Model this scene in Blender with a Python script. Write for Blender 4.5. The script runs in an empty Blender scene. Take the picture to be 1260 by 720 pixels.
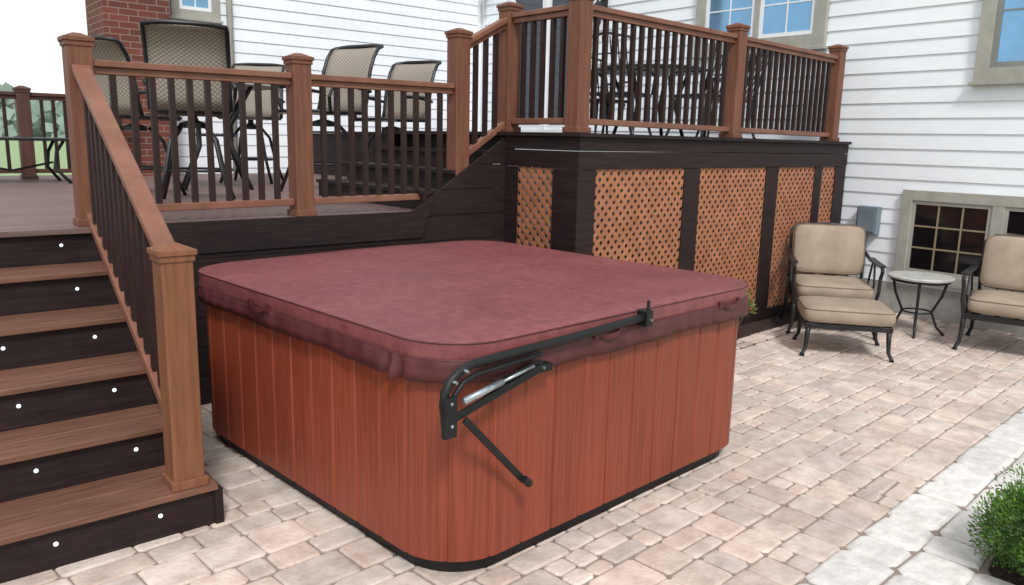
import bpy, math, random
from mathutils import Vector, Matrix
random.seed(7)
scn=bpy.context.scene
COL=scn.collection
PI=math.pi
def S(r,g,b):
    f=lambda c:(c/12.92 if c<=.04045 else ((c+.055)/1.055)**2.4)
    return (f(r/255),f(g/255),f(b/255),1)
# ---------------------------------------------------------------- mesh builder
class MB:
    def __init__(s): s.v=[];s.f=[];s.r=[]
    def add(s,vs,fs,M=None,rnd=.5):
        n=len(s.v)
        for p in vs:
            p=Vector(p)
            if M is not None: p=M@p
            s.v.append(p)
        for f in fs:
            s.f.append([i+n for i in f]); s.r.append(rnd)
        return s
    def box(s,x0,x1,y0,y1,z0,z1,M=None,rnd=.5):
        vs=[(x0,y0,z0),(x1,y0,z0),(x1,y1,z0),(x0,y1,z0),(x0,y0,z1),(x1,y0,z1),(x1,y1,z1),(x0,y1,z1)]
        return s.add(vs,[(0,3,2,1),(4,5,6,7),(0,1,5,4),(1,2,6,5),(2,3,7,6),(3,0,4,7)],M,rnd)
    def beam(s,p0,p1,w,h,rnd=.5):
        p0=Vector(p0);p1=Vector(p1);d=(p1-p0);L=d.length;d.normalize()
        up=Vector((0,0,1))
        if abs(d.z)>.98: up=Vector((0,1,0))
        sd=d.cross(up).normalized();u=sd.cross(d).normalized()
        M=Matrix((( d.x,sd.x,u.x,p0.x),(d.y,sd.y,u.y,p0.y),(d.z,sd.z,u.z,p0.z),(0,0,0,1)))
        return s.box(0,L,-w/2,w/2,-h/2,h/2,M,rnd)
    def tube(s,pts,r,n=8,closed=False,rnd=.5):
        pts=[Vector(p) for p in pts]; m=len(pts); base=len(s.v); ref=None
        for i,p in enumerate(pts):
            a=pts[(i-1)%m] if (closed or i>0) else p
            b=pts[(i+1)%m] if (closed or i<m-1) else p
            t=(b-a).normalized()
            if ref is None:
                ref=Vector((0,0,1)) if abs(t.z)<.9 else Vector((1,0,0))
            e1=t.cross(ref).normalized(); e2=e1.cross(t).normalized(); ref=e2
            rr=r[i] if isinstance(r,(list,tuple)) else r
            for k in range(n):
                an=2*PI*k/n; s.v.append(p+e1*math.cos(an)*rr+e2*math.sin(an)*rr)
        rng=m if closed else m-1
        for i in range(rng):
            j=(i+1)%m
            for k in range(n):
                k2=(k+1)%n
                s.f.append([base+i*n+k,base+j*n+k,base+j*n+k2,base+i*n+k2]); s.r.append(rnd)
        if not closed:
            s.f.append([base+k for k in range(n)][::1]); s.r.append(rnd)
            s.f.append([base+(m-1)*n+k for k in range(n)][::-1]); s.r.append(rnd)
        return s
    def lathe(s,prof,c=(0,0,0),n=24,rnd=.5):
        base=len(s.v);m=len(prof)
        for (r,z) in prof:
            for k in range(n):
                a=2*PI*k/n; s.v.append(Vector((c[0]+r*math.cos(a),c[1]+r*math.sin(a),c[2]+z)))
        for i in range(m-1):
            for k in range(n):
                k2=(k+1)%n
                s.f.append([base+i*n+k,base+i*n+k2,base+(i+1)*n+k2,base+(i+1)*n+k]); s.r.append(rnd)
        s.f.append([base+k for k in range(n)][::-1]);s.r.append(rnd)
        s.f.append([base+(m-1)*n+k for k in range(n)]);s.r.append(rnd)
        return s
    def prism(s,poly,a0,a1,axis='y',rnd=.5):
        n=len(poly)
        def P(p,q,a):
            return (p,a,q) if axis=='y' else ((a,p,q) if axis=='x' else (p,q,a))
        vs=[P(p,q,a0) for p,q in poly]+[P(p,q,a1) for p,q in poly]
        fs=[list(range(n)),list(range(n,2*n))[::-1]]+[[i,i+n,(i+1)%n+n,(i+1)%n] for i in range(n)]
        return s.add(vs,fs,None,rnd)
    def pillow(s,c,w,d,h,M=None,e=.32,e2=.75,nl=12,nn=32):
        sg=lambda v,p:math.copysign(abs(v)**p,v)
        vs=[];fs=[]
        for i in range(nl+1):
            ph=-PI/2+PI*i/nl
            for k in range(nn):
                t=2*PI*k/nn
                cp=abs(math.cos(ph))**.35
                vs.append((c[0]+w/2*cp*sg(math.cos(t),e),c[1]+d/2*cp*sg(math.sin(t),e),c[2]+h/2*sg(math.sin(ph),e2)))
        for i in range(nl):
            for k in range(nn):
                k2=(k+1)%nn
                fs.append((i*nn+k,i*nn+k2,(i+1)*nn+k2,(i+1)*nn+k))
        return s.add(vs,fs,M)
    def build(s,name,mat,parent=None,bevel=0,smooth=False,world=False,fixn=True):
        off=Vector((0,0,0))
        if world and parent is not None:
            q=parent
            while q is not None: off+=q.location; q=q.parent
        me=bpy.data.meshes.new(name)
        me.from_pydata([tuple(p-off) for p in s.v],[],s.f)
        a=me.attributes.new('rnd','FLOAT','FACE')
        a.data.foreach_set('value',s.r)
        me.materials.append(mat)
        if fixn:
            import bmesh
            bm=bmesh.new();bm.from_mesh(me);bmesh.ops.recalc_face_normals(bm,faces=bm.faces);bm.to_mesh(me);bm.free()
        if smooth: me.polygons.foreach_set('use_smooth',[True]*len(me.polygons))
        me.update()
        o=bpy.data.objects.new(name,me);COL.objects.link(o)
        if parent is not None: o.parent=parent
        if bevel:
            b=o.modifiers.new('bevel','BEVEL');b.width=bevel;b.segments=2;b.limit_method='ANGLE'
        return o
def tag(o,label=None,cat=None,group=None,kind=None):
    if label:o['label']=label
    if cat:o['category']=cat
    if group:o['group']=group
    if kind:o['kind']=kind
    return o
def empty(name,loc=(0,0,0),label=None,cat=None,group=None,rz=0):
    o=bpy.data.objects.new(name,None);COL.objects.link(o);o.location=loc;o.rotation_euler=(0,0,rz);o.empty_display_size=.1
    return tag(o,label,cat,group)
def copy_tree(o,parent=None):
    c=o.copy();COL.objects.link(c)
    if parent is not None:c.parent=parent
    for ch in list(o.children): copy_tree(ch,c)
    return c
# ---------------------------------------------------------------- materials
def mat(name,c1,c2=None,ns=6,st=(1,1,1),rough=.6,bump=.15,bs=None,rnd=0,metal=0,spec=.5,lo=.35,hi=.65,dist=.01,dirt=0,bst=None,ds=1.7):
    m=bpy.data.materials.new(name);m.use_nodes=True;nt=m.node_tree;N=nt.nodes;L=nt.links
    b=N['Principled BSDF'];b.inputs['Roughness'].default_value=rough;b.inputs['Metallic'].default_value=metal
    b.inputs['Specular IOR Level'].default_value=spec
    tc=N.new('ShaderNodeTexCoord');mp=N.new('ShaderNodeMapping');mp.inputs['Scale'].default_value=st
    L.new(tc.outputs['Object'],mp.inputs['Vector'])
    no=N.new('ShaderNodeTexNoise');no.inputs['Scale'].default_value=ns;no.inputs['Detail'].default_value=6;no.inputs['Roughness'].default_value=.62
    L.new(mp.outputs[0],no.inputs['Vector'])
    cr=N.new('ShaderNodeValToRGB');cr.color_ramp.elements[0].position=lo;cr.color_ramp.elements[1].position=hi
    cr.color_ramp.elements[0].color=c1;cr.color_ramp.elements[1].color=c2 or c1
    L.new(no.outputs['Fac'],cr.inputs['Fac'])
    out=cr.outputs['Color']
    if rnd:
        at=N.new('ShaderNodeAttribute');at.attribute_name='rnd'
        mr=N.new('ShaderNodeMapRange');mr.inputs['To Min'].default_value=1-rnd;mr.inputs['To Max'].default_value=1+rnd
        L.new(at.outputs['Fac'],mr.inputs['Value'])
        hs=N.new('ShaderNodeHueSaturation');L.new(out,hs.inputs['Color']);L.new(mr.outputs[0],hs.inputs['Value']);out=hs.outputs['Color']
    if dirt:
        n3=N.new('ShaderNodeTexNoise');n3.inputs['Scale'].default_value=ds;n3.inputs['Detail'].default_value=5
        L.new(tc.outputs['Object'],n3.inputs['Vector'])
        m2=N.new('ShaderNodeMapRange');m2.inputs['From Min'].default_value=.3;m2.inputs['From Max'].default_value=.7
        m2.inputs['To Min'].default_value=1-dirt;m2.inputs['To Max'].default_value=1+dirt*.4
        L.new(n3.outputs['Fac'],m2.inputs['Value'])
        h2=N.new('ShaderNodeHueSaturation');L.new(out,h2.inputs['Color']);L.new(m2.outputs[0],h2.inputs['Value']);out=h2.outputs['Color']
        m4=N.new('ShaderNodeMapRange');m4.inputs['To Min'].default_value=max(.05,rough-.12);m4.inputs['To Max'].default_value=min(1,rough+.12)
        L.new(n3.outputs['Fac'],m4.inputs['Value']);L.new(m4.outputs[0],b.inputs['Roughness'])
    L.new(out,b.inputs['Base Color'])
    if bump:
        n2=N.new('ShaderNodeTexNoise');n2.inputs['Scale'].default_value=bs or ns*4;n2.inputs['Detail'].default_value=5
        if bst:
            mp2=N.new('ShaderNodeMapping');mp2.inputs['Scale'].default_value=bst;L.new(tc.outputs['Object'],mp2.inputs['Vector']);L.new(mp2.outputs[0],n2.inputs['Vector'])
        else: L.new(mp.outputs[0],n2.inputs['Vector'])
        bp=N.new('ShaderNodeBump');bp.inputs['Strength'].default_value=bump;bp.inputs['Distance'].default_value=dist
        L.new(n2.outputs['Fac'],bp.inputs['Height']);L.new(bp.outputs[0],b.inputs['Normal'])
    return m
M={}
M['paver']=mat('paver_stone',S(184,169,159),S(213,200,190),ns=9,rough=.88,bump=.6,bs=45,rnd=.12,dist=.007,dirt=.13)
def tint(m,cols):
    nt=m.node_tree;N=nt.nodes;L=nt.links;b=N['Principled BSDF']
    src=b.inputs['Base Color'].links[0].from_socket
    at=N.new('ShaderNodeAttribute');at.attribute_name='rnd'
    mu=N.new('ShaderNodeMath');mu.operation='MULTIPLY';mu.inputs[1].default_value=7.31;L.new(at.outputs['Fac'],mu.inputs[0])
    fr=N.new('ShaderNodeMath');fr.operation='FRACT';L.new(mu.outputs[0],fr.inputs[0])
    cr=N.new('ShaderNodeValToRGB');cr.color_ramp.interpolation='LINEAR'
    els=cr.color_ramp.elements
    els[0].color=cols[0];els[1].color=cols[-1]
    for i,c in enumerate(cols[1:-1]):
        e=els.new((i+1)/(len(cols)-1));e.color=c
    L.new(fr.outputs[0],cr.inputs['Fac'])
    mx=N.new('ShaderNodeMix');mx.data_type='RGBA';mx.blend_type='MULTIPLY';mx.inputs[0].default_value=1
    L.new(src,mx.inputs[6]);L.new(cr.outputs[0],mx.inputs[7]);L.new(mx.outputs[2],b.inputs['Base Color'])
tint(M['paver'],[(1,.94,.91,1),(1,1,1,1),(.88,.875,.89,1),(1,.98,.95,1),(.94,.875,.845,1)])
M['border']=mat('border_block',S(198,194,190),S(220,217,213),ns=12,rough=.92,bump=.8,bs=14,rnd=.07,dist=.018,dirt=.1)
M['sand']=mat('joint_sand',S(126,112,103),S(154,140,130),ns=60,rough=.95,bump=.3)
M['mulch']=mat('mulch',S(34,23,19),S(74,52,42),ns=30,rough=.95,bump=1,bs=60,dist=.03)
M['lawn']=mat('lawn',S(112,136,92),S(148,168,124),ns=3,rough=.95,bump=.5,bs=60,dist=.03)
M['cedar']=mat('cabinet_wood',S(116,51,33),S(141,67,44),ns=3,st=(26,26,.6),rough=.46,bump=.12,bs=9,rnd=.08,dist=.004,dirt=.1,spec=.4)
M['black']=mat('black_plastic',S(14,14,16),S(20,20,22),ns=20,rough=.5,bump=.05,spec=.4)
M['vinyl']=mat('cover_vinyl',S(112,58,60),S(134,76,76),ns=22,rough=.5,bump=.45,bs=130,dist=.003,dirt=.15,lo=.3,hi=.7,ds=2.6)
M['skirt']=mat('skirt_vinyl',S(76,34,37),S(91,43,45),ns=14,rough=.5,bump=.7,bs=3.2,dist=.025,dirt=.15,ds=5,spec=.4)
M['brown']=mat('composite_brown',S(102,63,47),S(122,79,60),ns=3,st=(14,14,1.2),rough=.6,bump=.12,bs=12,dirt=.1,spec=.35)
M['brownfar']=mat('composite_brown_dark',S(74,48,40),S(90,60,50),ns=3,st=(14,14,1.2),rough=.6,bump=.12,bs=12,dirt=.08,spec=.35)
M['brownx']=mat('composite_brown_along_x',S(94,63,50),S(124,86,68),ns=3,st=(1.1,16,16),rough=.6,bump=.15,bs=12,dirt=.16,spec=.35)
M['newel']=mat('newel_brown',S(110,70,46),S(130,86,60),ns=3,st=(14,14,1),rough=.6,bump=.12,bs=12,spec=.35,dirt=.08)
M['rail']=mat('rail_brown',S(114,73,57),S(132,89,71),ns=5,rough=.5,bump=.06,spec=.4)
M['balu']=mat('baluster_dark',S(38,24,23),S(48,31,28),ns=5,rough=.55,bump=.05,spec=.3)
M['dark']=mat('dark_board',S(30,20,21),S(45,32,32),ns=3,st=(1.2,1.2,18),rough=.62,bump=.2,bs=12,dirt=.16,rnd=.12,spec=.26)
M['floor']=mat('deck_floor',S(98,76,72),S(120,96,90),ns=3,st=(1.2,16,16),rough=.6,bump=.1,rnd=.1,dirt=.1)
M['lattice']=mat('lattice_tan',S(146,94,65),S(168,112,80),ns=8,rough=.6,bump=.1,rnd=.06,dirt=.12)
M['siding']=mat('siding_white',S(232,236,243),S(240,244,249),ns=1.2,st=(1,1,3),rough=.6,bump=.04,bs=20,dirt=.03)
M['trimw']=mat('white_trim',S(226,228,231),S(234,236,239),ns=3,rough=.5,bump=0)
M['trimb']=mat('beige_trim',S(152,150,141),S(168,166,157),ns=6,rough=.6,bump=.05)
M['concrete']=mat('concrete',S(150,148,144),S(170,168,164),ns=8,rough=.9,bump=.3)
M['roof']=mat('roof_shingle',S(70,66,66),S(92,86,84),ns=20,rough=.9,bump=.4)
M['metal']=mat('dark_metal',S(22,22,25),S(30,30,33),ns=10,rough=.4,bump=.03,spec=.5)
M['silver']=mat('strut_metal',S(150,160,168),S(190,198,204),ns=10,rough=.25,bump=0,metal=.8)
M['cushion']=mat('cushion_fabric',S(146,129,112),S(163,146,129),ns=4,rough=.9,bump=.5,bs=110,dist=.002,dirt=.12,ds=5)
M['piping']=mat('cushion_piping',S(120,103,87),S(130,113,97),ns=4,rough=.9,bump=.1)
M['tabletop']=mat('stone_top',S(160,160,156),S(188,187,181),ns=14,rough=.5,bump=.1)
M['util']=mat('utility_grey',S(100,114,124),S(116,130,140),ns=4,rough=.5,bump=0)
M['leaf']=mat('shrub_leaf',S(38,72,24),S(96,138,46),ns=7,rough=.6,bump=0,rnd=.4)
M['leaf2']=mat('olive_leaf',S(84,94,44),S(126,128,70),ns=9,rough=.6,bump=0,rnd=.3)
M['bark']=mat('bark',S(80,62,50),S(104,84,68),ns=12,rough=.9,bump=.4)
M['farwood']=mat('far_trees_hazed',S(112,130,120),S(152,168,158),ns=.2,rough=1,bump=0,rnd=.15)  # distance haze put into the pale grey-green tree colour
def glassmat(name,c,rough=.06,metal=.55):
    m=mat(name,c,tuple(x*1.3 for x in c[:3])+(1,),ns=1.5,rough=rough,bump=0,metal=metal,spec=.7);return m
M['gsky']=glassmat('window_glass_painted_sky',S(112,156,190))  # blue sky reflection painted into the base colour of the panes
M['gdark']=glassmat('window_glass_dark',S(18,16,20),.1,.0)
M['gdoor']=glassmat('door_glass',S(58,62,72),.08,.2)
m=bpy.data.materials.new('riser_led');m.use_nodes=True;b=m.node_tree.nodes['Principled BSDF']
b.inputs['Base Color'].default_value=(.85,.9,1,1);b.inputs['Emission Color'].default_value=(.85,.93,1,1);b.inputs['Emission Strength'].default_value=.8;M['led']=m
def slingmat():
    m=bpy.data.materials.new('sling_fabric');m.use_nodes=True;nt=m.node_tree;N=nt.nodes;L=nt.links;b=N['Principled BSDF'];b.inputs['Roughness'].default_value=.8
    tc=N.new('ShaderNodeTexCoord');sx=N.new('ShaderNodeSeparateXYZ');L.new(tc.outputs['Object'],sx.inputs[0])
    def ma(op,a,c):
        n=N.new('ShaderNodeMath');n.operation=op
        for i,v in enumerate((a,c)):
            if v is None: continue
            if isinstance(v,(int,float)): n.inputs[i].default_value=v
            else: L.new(v,n.inputs[i])
        return n.outputs[0]
    zz=ma('ADD',sx.outputs[2],sx.outputs[1])
    u=ma('SINE',ma('MULTIPLY',ma('ADD',sx.outputs[0],zz),80),None);v=ma('SINE',ma('MULTIPLY',ma('SUBTRACT',sx.outputs[0],zz),80),None)
    p=ma('MINIMUM',ma('ABSOLUTE',u,None),ma('ABSOLUTE',v,None))
    cr=N.new('ShaderNodeValToRGB');cr.color_ramp.elements[0].position=.15;cr.color_ramp.elements[1].position=.4
    cr.color_ramp.elements[0].color=S(88,78,70);cr.color_ramp.elements[1].color=S(154,145,134)
    L.new(p,cr.inputs[0]);L.new(cr.outputs[0],b.inputs['Base Color']);return m
M['sling']=slingmat()
def brickmat():
    m=bpy.data.materials.new('brick');m.use_nodes=True;nt=m.node_tree;N=nt.nodes;L=nt.links;b=N['Principled BSDF'];b.inputs['Roughness'].default_value=.9
    tc=N.new('ShaderNodeTexCoord');sx=N.new('ShaderNodeSeparateXYZ');L.new(tc.outputs['Object'],sx.inputs[0])
    ad=N.new('ShaderNodeMath');L.new(sx.outputs[0],ad.inputs[0]);L.new(sx.outputs[1],ad.inputs[1])
    cb=N.new('ShaderNodeCombineXYZ');L.new(ad.outputs[0],cb.inputs[0]);L.new(sx.outputs[2],cb.inputs[1])
    br=N.new('ShaderNodeTexBrick');L.new(cb.outputs[0],br.inputs['Vector']);br.inputs['Scale'].default_value=1
    br.inputs['Brick Width'].default_value=.21;br.inputs['Row Height'].default_value=.072;br.inputs['Mortar Size'].default_value=.006
    br.inputs['Color1'].default_value=S(116,62,50);br.inputs['Color2'].default_value=S(92,50,42);br.inputs['Mortar'].default_value=S(132,110,100)
    L.new(br.outputs['Color'],b.inputs['Base Color'])
    bp=N.new('ShaderNodeBump');bp.inputs['Strength'].default_value=.5;bp.inputs['Distance'].default_value=.01;bp.invert=True
    L.new(br.outputs['Fac'],bp.inputs['Height']);L.new(bp.outputs[0],b.inputs['Normal']);return m
M['brick']=brickmat()
# ---------------------------------------------------------------- constants
ZL,ZU=1.13,1.71
RISE=ZL/6; RUN=.31; Y0=3.23
WX=8.17; WY=10.65
# ---------------------------------------------------------------- ground
g=MB();g.add([(-400,-400,-.04),(400,-400,-.04),(400,400,-.04),(-400,400,-.04)],[(0,1,2,3)])
tag(g.build('ground',M['lawn'],fixn=False),kind='structure')
PO=Vector((2.66,1.42,0));PR=math.radians(4.3)
PM=Matrix.Translation(PO)@Matrix.Rotation(PR,4,'Z')
sb=MB();sb.add([(-6,-.98,-.010),(6.2,-.98,-.010),(6.2,5.5,-.010),(-6,5.5,-.010)],[(0,1,2,3)],PM)
tag(sb.build('patio_bedding',M['sand'],fixn=False),kind='structure')
def stone(mb,x0,x1,y0,y1,zt,zb,ch,cut,rnd,Mx,jit=.003):
    j=lambda:random.uniform(-jit,jit)
    out=[(x0+cut,y0),(x1-cut,y0),(x1,y0+cut),(x1,y1-cut),(x1-cut,y1),(x0+cut,y1),(x0,y1-cut),(x0,y0+cut)]
    cx,cy=(x0+x1)/2,(y0+y1)/2
    out=[(x+j(),y+j()) for x,y in out]
    kx=1-2*ch/(x1-x0);ky=1-2*ch/(y1-y0)
    tl=(random.uniform(-.008,.008),random.uniform(-.008,.008))
    vs=[(x,y,zb) for x,y in out]+[(x,y,zt-ch*.7) for x,y in out]+[(cx+(x-cx)*(kx+1)/2,cy+(y-cy)*(ky+1)/2,zt-ch*.2) for x,y in out]+[(cx+(x-cx)*(kx*1.0-.02),cy+(y-cy)*(ky-.02),zt+(x-cx)*tl[0]+(y-cy)*tl[1]) for x,y in out]
    fs=[]
    for q in (0,8,16): fs+=[(i+q,(i+1)%8+q,(i+1)%8+8+q,i+8+q) for i in range(8)]
    fs.append(tuple(range(24,32)))
    mb.add(vs,fs,Mx,rnd)
pv=MB();y=0.0
while y<3.9:
    h=random.choice([.12,.14,.19,.21,.17]);x=-5.6-random.random()*.2
    while x<5.9:
        w=random.choice([.12,.16,.19,.22,.28])
        if h>.18 and random.random()<.4:
            f_=random.choice([.42,.5,.58]);parts=[(y,y+h*f_),(y+h*f_,y+h)]
        else: parts=[(y,y+h)]
        for (a,b_) in parts:
            c=PM@Vector((x+w/2,(a+b_)/2,0))
            if c.x>WX-.08 or (c.x>4.02 and (a+b_)/2>2.28) or c.y>4.95: continue
            if c.x>1.9 and c.x<3.4 and c.y>2.8 and c.y<4.0: continue
            stone(pv,x+.003,x+w-.003,a+.003,b_-.003,random.uniform(-.003,.003),-.035,.010,.015,random.random(),PM,.004)
        x+=w
    y+=h
tag(pv.build('patio',M['paver']),kind='structure')
SH=Vector((3.49,.69,0))
bd=MB()
for r in range(4):
    b_=-.225*r-(.002 if r else 0);a=-.225*(r+1)
    x=-5.6+random.random()*.2
    while x<5.9:
        w=random.choice([.2,.26,.32,.36])
        c=PM@Vector((x+w/2,(a+b_)/2,0))
        if (c-SH).length>.33:
            stone(bd,x+.004,x+w-.004,a+.003,b_-.003,.008+random.uniform(-.005,.005),-.035,.018,.026,random.random(),PM,.007)
        x+=w
tag(bd.build('patio_border',M['border']),kind='structure')
def bed(name,pts,z):
    mb=MB();mb.add([(x,y,z) for x,y in pts],[tuple(range(len(pts)))]);return tag(mb.build(name,M['mulch'],fixn=False),kind='structure')
bed('planting_bed',[(4.02,3.5),(WX,3.8),(WX,4.5),(4.02,4.3)],-.005)
mb=MB();mb.add([(SH.x+.33*math.cos(k*PI/8),SH.y+.33*math.sin(k*PI/8),-.005) for k in range(16)],[tuple(range(16))]);tag(mb.build('shrub_bed',M['mulch'],fixn=False),kind='structure')
# ---------------------------------------------------------------- hot tub
TW,TD=2.15,2.20
TP=(1.535,2.17);TR=math.radians(4.3)
def rr_path(w,d,r,off=0,arc=10,step=.03,cx=0,cy=0):
    pts=[];s=0
    segs=[((r,0),(w-r,0),(0,-1)),'c1',((w,r),(w,d-r),(1,0)),'c2',((w-r,d),(r,d),(0,1)),'c3',((0,d-r),(0,r),(-1,0)),'c4']
    cen={'c1':(w-r,r,-PI/2),'c2':(w-r,d-r,0),'c3':(r,d-r,PI/2),'c4':(r,r,PI)}
    for sg in segs:
        if isinstance(sg,str):
            x0,y0,a0=cen[sg];n=arc
            for i in range(n):
                a=a0+PI/2*i/n;pts.append((x0+r*math.cos(a),y0+r*math.sin(a),math.cos(a),math.sin(a),s+r*PI/2*i/n))
            s+=r*PI/2
        else:
            (ax,ay),(bx,by),nn=sg;L=math.hypot(bx-ax,by-ay);n=max(1,int(L/step))
            for i in range(n): pts.append((ax+(bx-ax)*i/n,ay+(by-ay)*i/n,nn[0],nn[1],s+L*i/n))
            s+=L
    return pts,s
def loft(mb,loops,cap=True,rnds=None):
    n=len(loops[0]);base=len(mb.v)
    for lp in loops: mb.v+= [Vector(p) for p in lp]
    for i in range(len(loops)-1):
        for k in range(n):
            k2=(k+1)%n
            mb.f.append([base+i*n+k,base+i*n+k2,base+(i+1)*n+k2,base+(i+1)*n+k]);mb.r.append(rnds[k] if rnds else .5)
    if cap: mb.f.append([base+(len(loops)-1)*n+k for k in range(n)]);mb.r.append(.5)
tub=empty('hot_tub',(TP[0],TP[1],0),'square hot tub with red cedar panel sides and rounded corners standing on the paver patio','hot tub',rz=TR)
R=.27
path,plen=rr_path(TW,TD,R,step=.006,arc=64)
bw=plen/round(plen/.172)
cab=MB();lp0=[];rn=[]
brn=[random.random() for _ in range(60)]
for (x,y,nx,ny,s) in path:
    t=((s+.05)%bw);dd=min(t,bw-t);o=-.010*max(0,1-dd/.008)
    lp0.append((x+nx*o,y+ny*o));rn.append(brn[int((s+.05)//bw)%60])
loft(cab,[[(x,y,z) for x,y in lp0] for z in (.07,.3,.6,.86)],True,rn)
cab.build('cabinet',M['cedar'],tub,smooth=False)
bs=MB();bp_,_=rr_path(TW-.08,TD-.08,R-.03,step=.2)
loft(bs,[[(x+.04,y+.04,z) for x,y,*_ in bp_] for z in (0.0,.078)],True);bs.build('base',M['black'],tub)
cov=empty('hot_tub_cover',(TP[0],TP[1],0),'burgundy vinyl hot tub cover folded down over the tub, with a center seam','tub cover',rz=TR)
cp,clen=rr_path(TW+.04,TD+.04,R,step=.012,arc=36)
def wob(s,k): return math.sin(s*k)+.6*math.sin(s*k*2.3+1.3)
CR=[clen-.02-R*PI/2, TW-R*1.1, TW+.35]
def cl(off,z,wz=0,wo=0,scale=1,ridge=0,cre=0):
    out=[]
    for (x,y,nx,ny,s) in cp:
        c_=sum(math.exp(-((s-q)/.016)**2) for q in CR)-.7*sum(math.exp(-((s-q-.035)/.02)**2)+math.exp(-((s-q+.035)/.02)**2) for q in CR)
        px=x-.02+nx*(off+wo*wob(s,9)+wo*.5*math.sin(s*47+2*math.sin(s*5))+cre*c_);py=y-.02+ny*(off+wo*wob(s,9)+wo*.5*math.sin(s*47+2*math.sin(s*5))+cre*c_)
        if scale!=1:
            px=TW/2+(px-TW/2)*scale;py=TD/2+(py-TD/2)*scale
        zz=z+wz*wob(s,7)+ridge*(1-abs(px-TW/2)/(TW/2))-cre*.6*c_
        out.append((px,py,zz))
    return out
pan=MB();
lps=[cl(.0,.868),cl(.003,.895,0,.001),cl(.003,.929,0,.0005),cl(.002,.935),cl(-.001,.937,ridge=.004)]
for sc in (.995,.94,.85,.7,.5,.3,.12,.02): lps.append(cl(-.003,.9375,.0008 if sc>.3 else 0,scale=sc,ridge=.012))
loft(pan,lps,True);pan.build('panel',M['vinyl'],cov,smooth=True)
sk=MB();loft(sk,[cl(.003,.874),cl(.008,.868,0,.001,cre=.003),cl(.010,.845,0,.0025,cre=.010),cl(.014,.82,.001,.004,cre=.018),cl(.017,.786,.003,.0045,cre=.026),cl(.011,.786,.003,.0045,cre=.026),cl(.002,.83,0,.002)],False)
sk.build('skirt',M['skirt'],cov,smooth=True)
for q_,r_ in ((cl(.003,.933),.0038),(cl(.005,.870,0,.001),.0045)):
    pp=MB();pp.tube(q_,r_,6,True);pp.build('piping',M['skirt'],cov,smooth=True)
fs=MB()
vs=[];ff=[]
prof=((-.062,-.006),(-.058,.001),(-.03,.003),(-.006,.002),(0,-.002),(.006,.002),(.03,.003),(.058,.001),(.062,-.006))
for i in range(25):
    t=i/24
    yy=-.012+t*(TD+.024)
    e=min(t,1-t)*TD
    zz=.9525 if e>.04 else .9525-.012*(1-e/.04)**2
    for dx,dz in prof: vs.append((TW/2+dx,yy,zz+dz-.001))
for i in range(24):
    for k in range(len(prof)-1): ff.append((i*9+k,i*9+k+1,(i+1)*9+k+1,(i+1)*9+k))
fs.add(vs,ff);fs.build('fold_seam',M['vinyl'],cov,smooth=False)
def strap(x,y,ang):
    h=MB();Mx=Matrix.Translation((x,y,.862))@Matrix.Rotation(ang,4,'Z')
    pts=[(-.085,0,.012),(-.06,-.010,.008),(-.025,-.018,-.002),(.025,-.018,-.002),(.06,-.010,.008),(.085,0,.012)]
    for i in range(5):
        a=Vector(pts[i]);b_=Vector(pts[i+1])
        vs=[(a.x,a.y,a.z-.012),(b_.x,b_.y,b_.z-.012),(b_.x,b_.y,b_.z+.012),(a.x,a.y,a.z+.012),(a.x,a.y+.004,a.z-.012),(b_.x,b_.y+.004,b_.z-.012),(b_.x,b_.y+.004,b_.z+.012),(a.x,a.y+.004,a.z+.012)]
        h.add(vs,[(0,1,2,3),(7,6,5,4),(0,4,5,1),(3,2,6,7),(0,3,7,4),(1,5,6,2)],Mx)
    for sx in (-.085,.085): h.box(sx-.014,sx+.014,-.004,.02,-.006,.028,Mx)
    h.build('handle',M['skirt'],cov)
strap(-.033,1.33,-PI/2);strap(.85,-.033,0);strap(1.80,-.033,0)
# cover lifter
lf=empty('cover_lifter',(TP[0],TP[1],0),'black metal cover lifter arm with silver gas strut mounted on the tub side','cover lifter',rz=TR)
Y=-.055
a=MB();a.tube([(-.05,Y,.675),(-.06,Y,.76),(-.055,Y,.80),(-.03,Y,.84),(.01,Y,.866),(.07,Y,.882),(.25,Y,.887),(.7,Y,.897),(1.08,Y,.912)],.0165,10);a.build('arm',M['black'],lf,smooth=True)
a=MB();a.beam((-.05,Y-.018,.705),(.40,Y-.018,.812),.012,.03);a.box(-.075,-.022,Y-.03,Y-.005,.645,.79);a.box(.34,.46,Y-.02,.0,.79,.82);a.build('mounting_bracket',M['black'],lf,bevel=.004)
a=MB();a.tube([(-.0,Y-.035,.770),(.18,Y-.035,.803)],.013,10);a.tube([(.18,Y-.035,.803),(.34,Y-.035,.832)],.006,10);a.build('gas_strut',M['silver'],lf,smooth=True)
a=MB();a.beam((.01,Y-.03,.70),(.315,Y-.02,.385),.014,.026);a.tube([(.30,Y-.04,.40),(.33,Y-.04,.372)],.016,10);a.build('lower_bar',M['black'],lf,bevel=.003)
a=MB();a.tube([(-.03,Y-.01,.735),(-.02,Y-.01,.79),(.02,Y-.01,.828),(.08,Y-.01,.845),(.40,Y-.01,.862)],.010,8);a.build('inner_arm',M['black'],lf,smooth=True)
a=MB();a.prism([(.10,.742),(.43,.812),(.40,.842),(.16,.80)],Y-.012,Y-.007,'y');a.build('wedge_plate',M['black'],lf)
a=MB();a.box(1.045,1.09,Y-.022,Y+.035,.87,.94);a.tube([(1.067,Y-.01,.93),(1.067,Y-.01,.985)],.008,8);a.build('clamp',M['black'],lf,bevel=.004)
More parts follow.
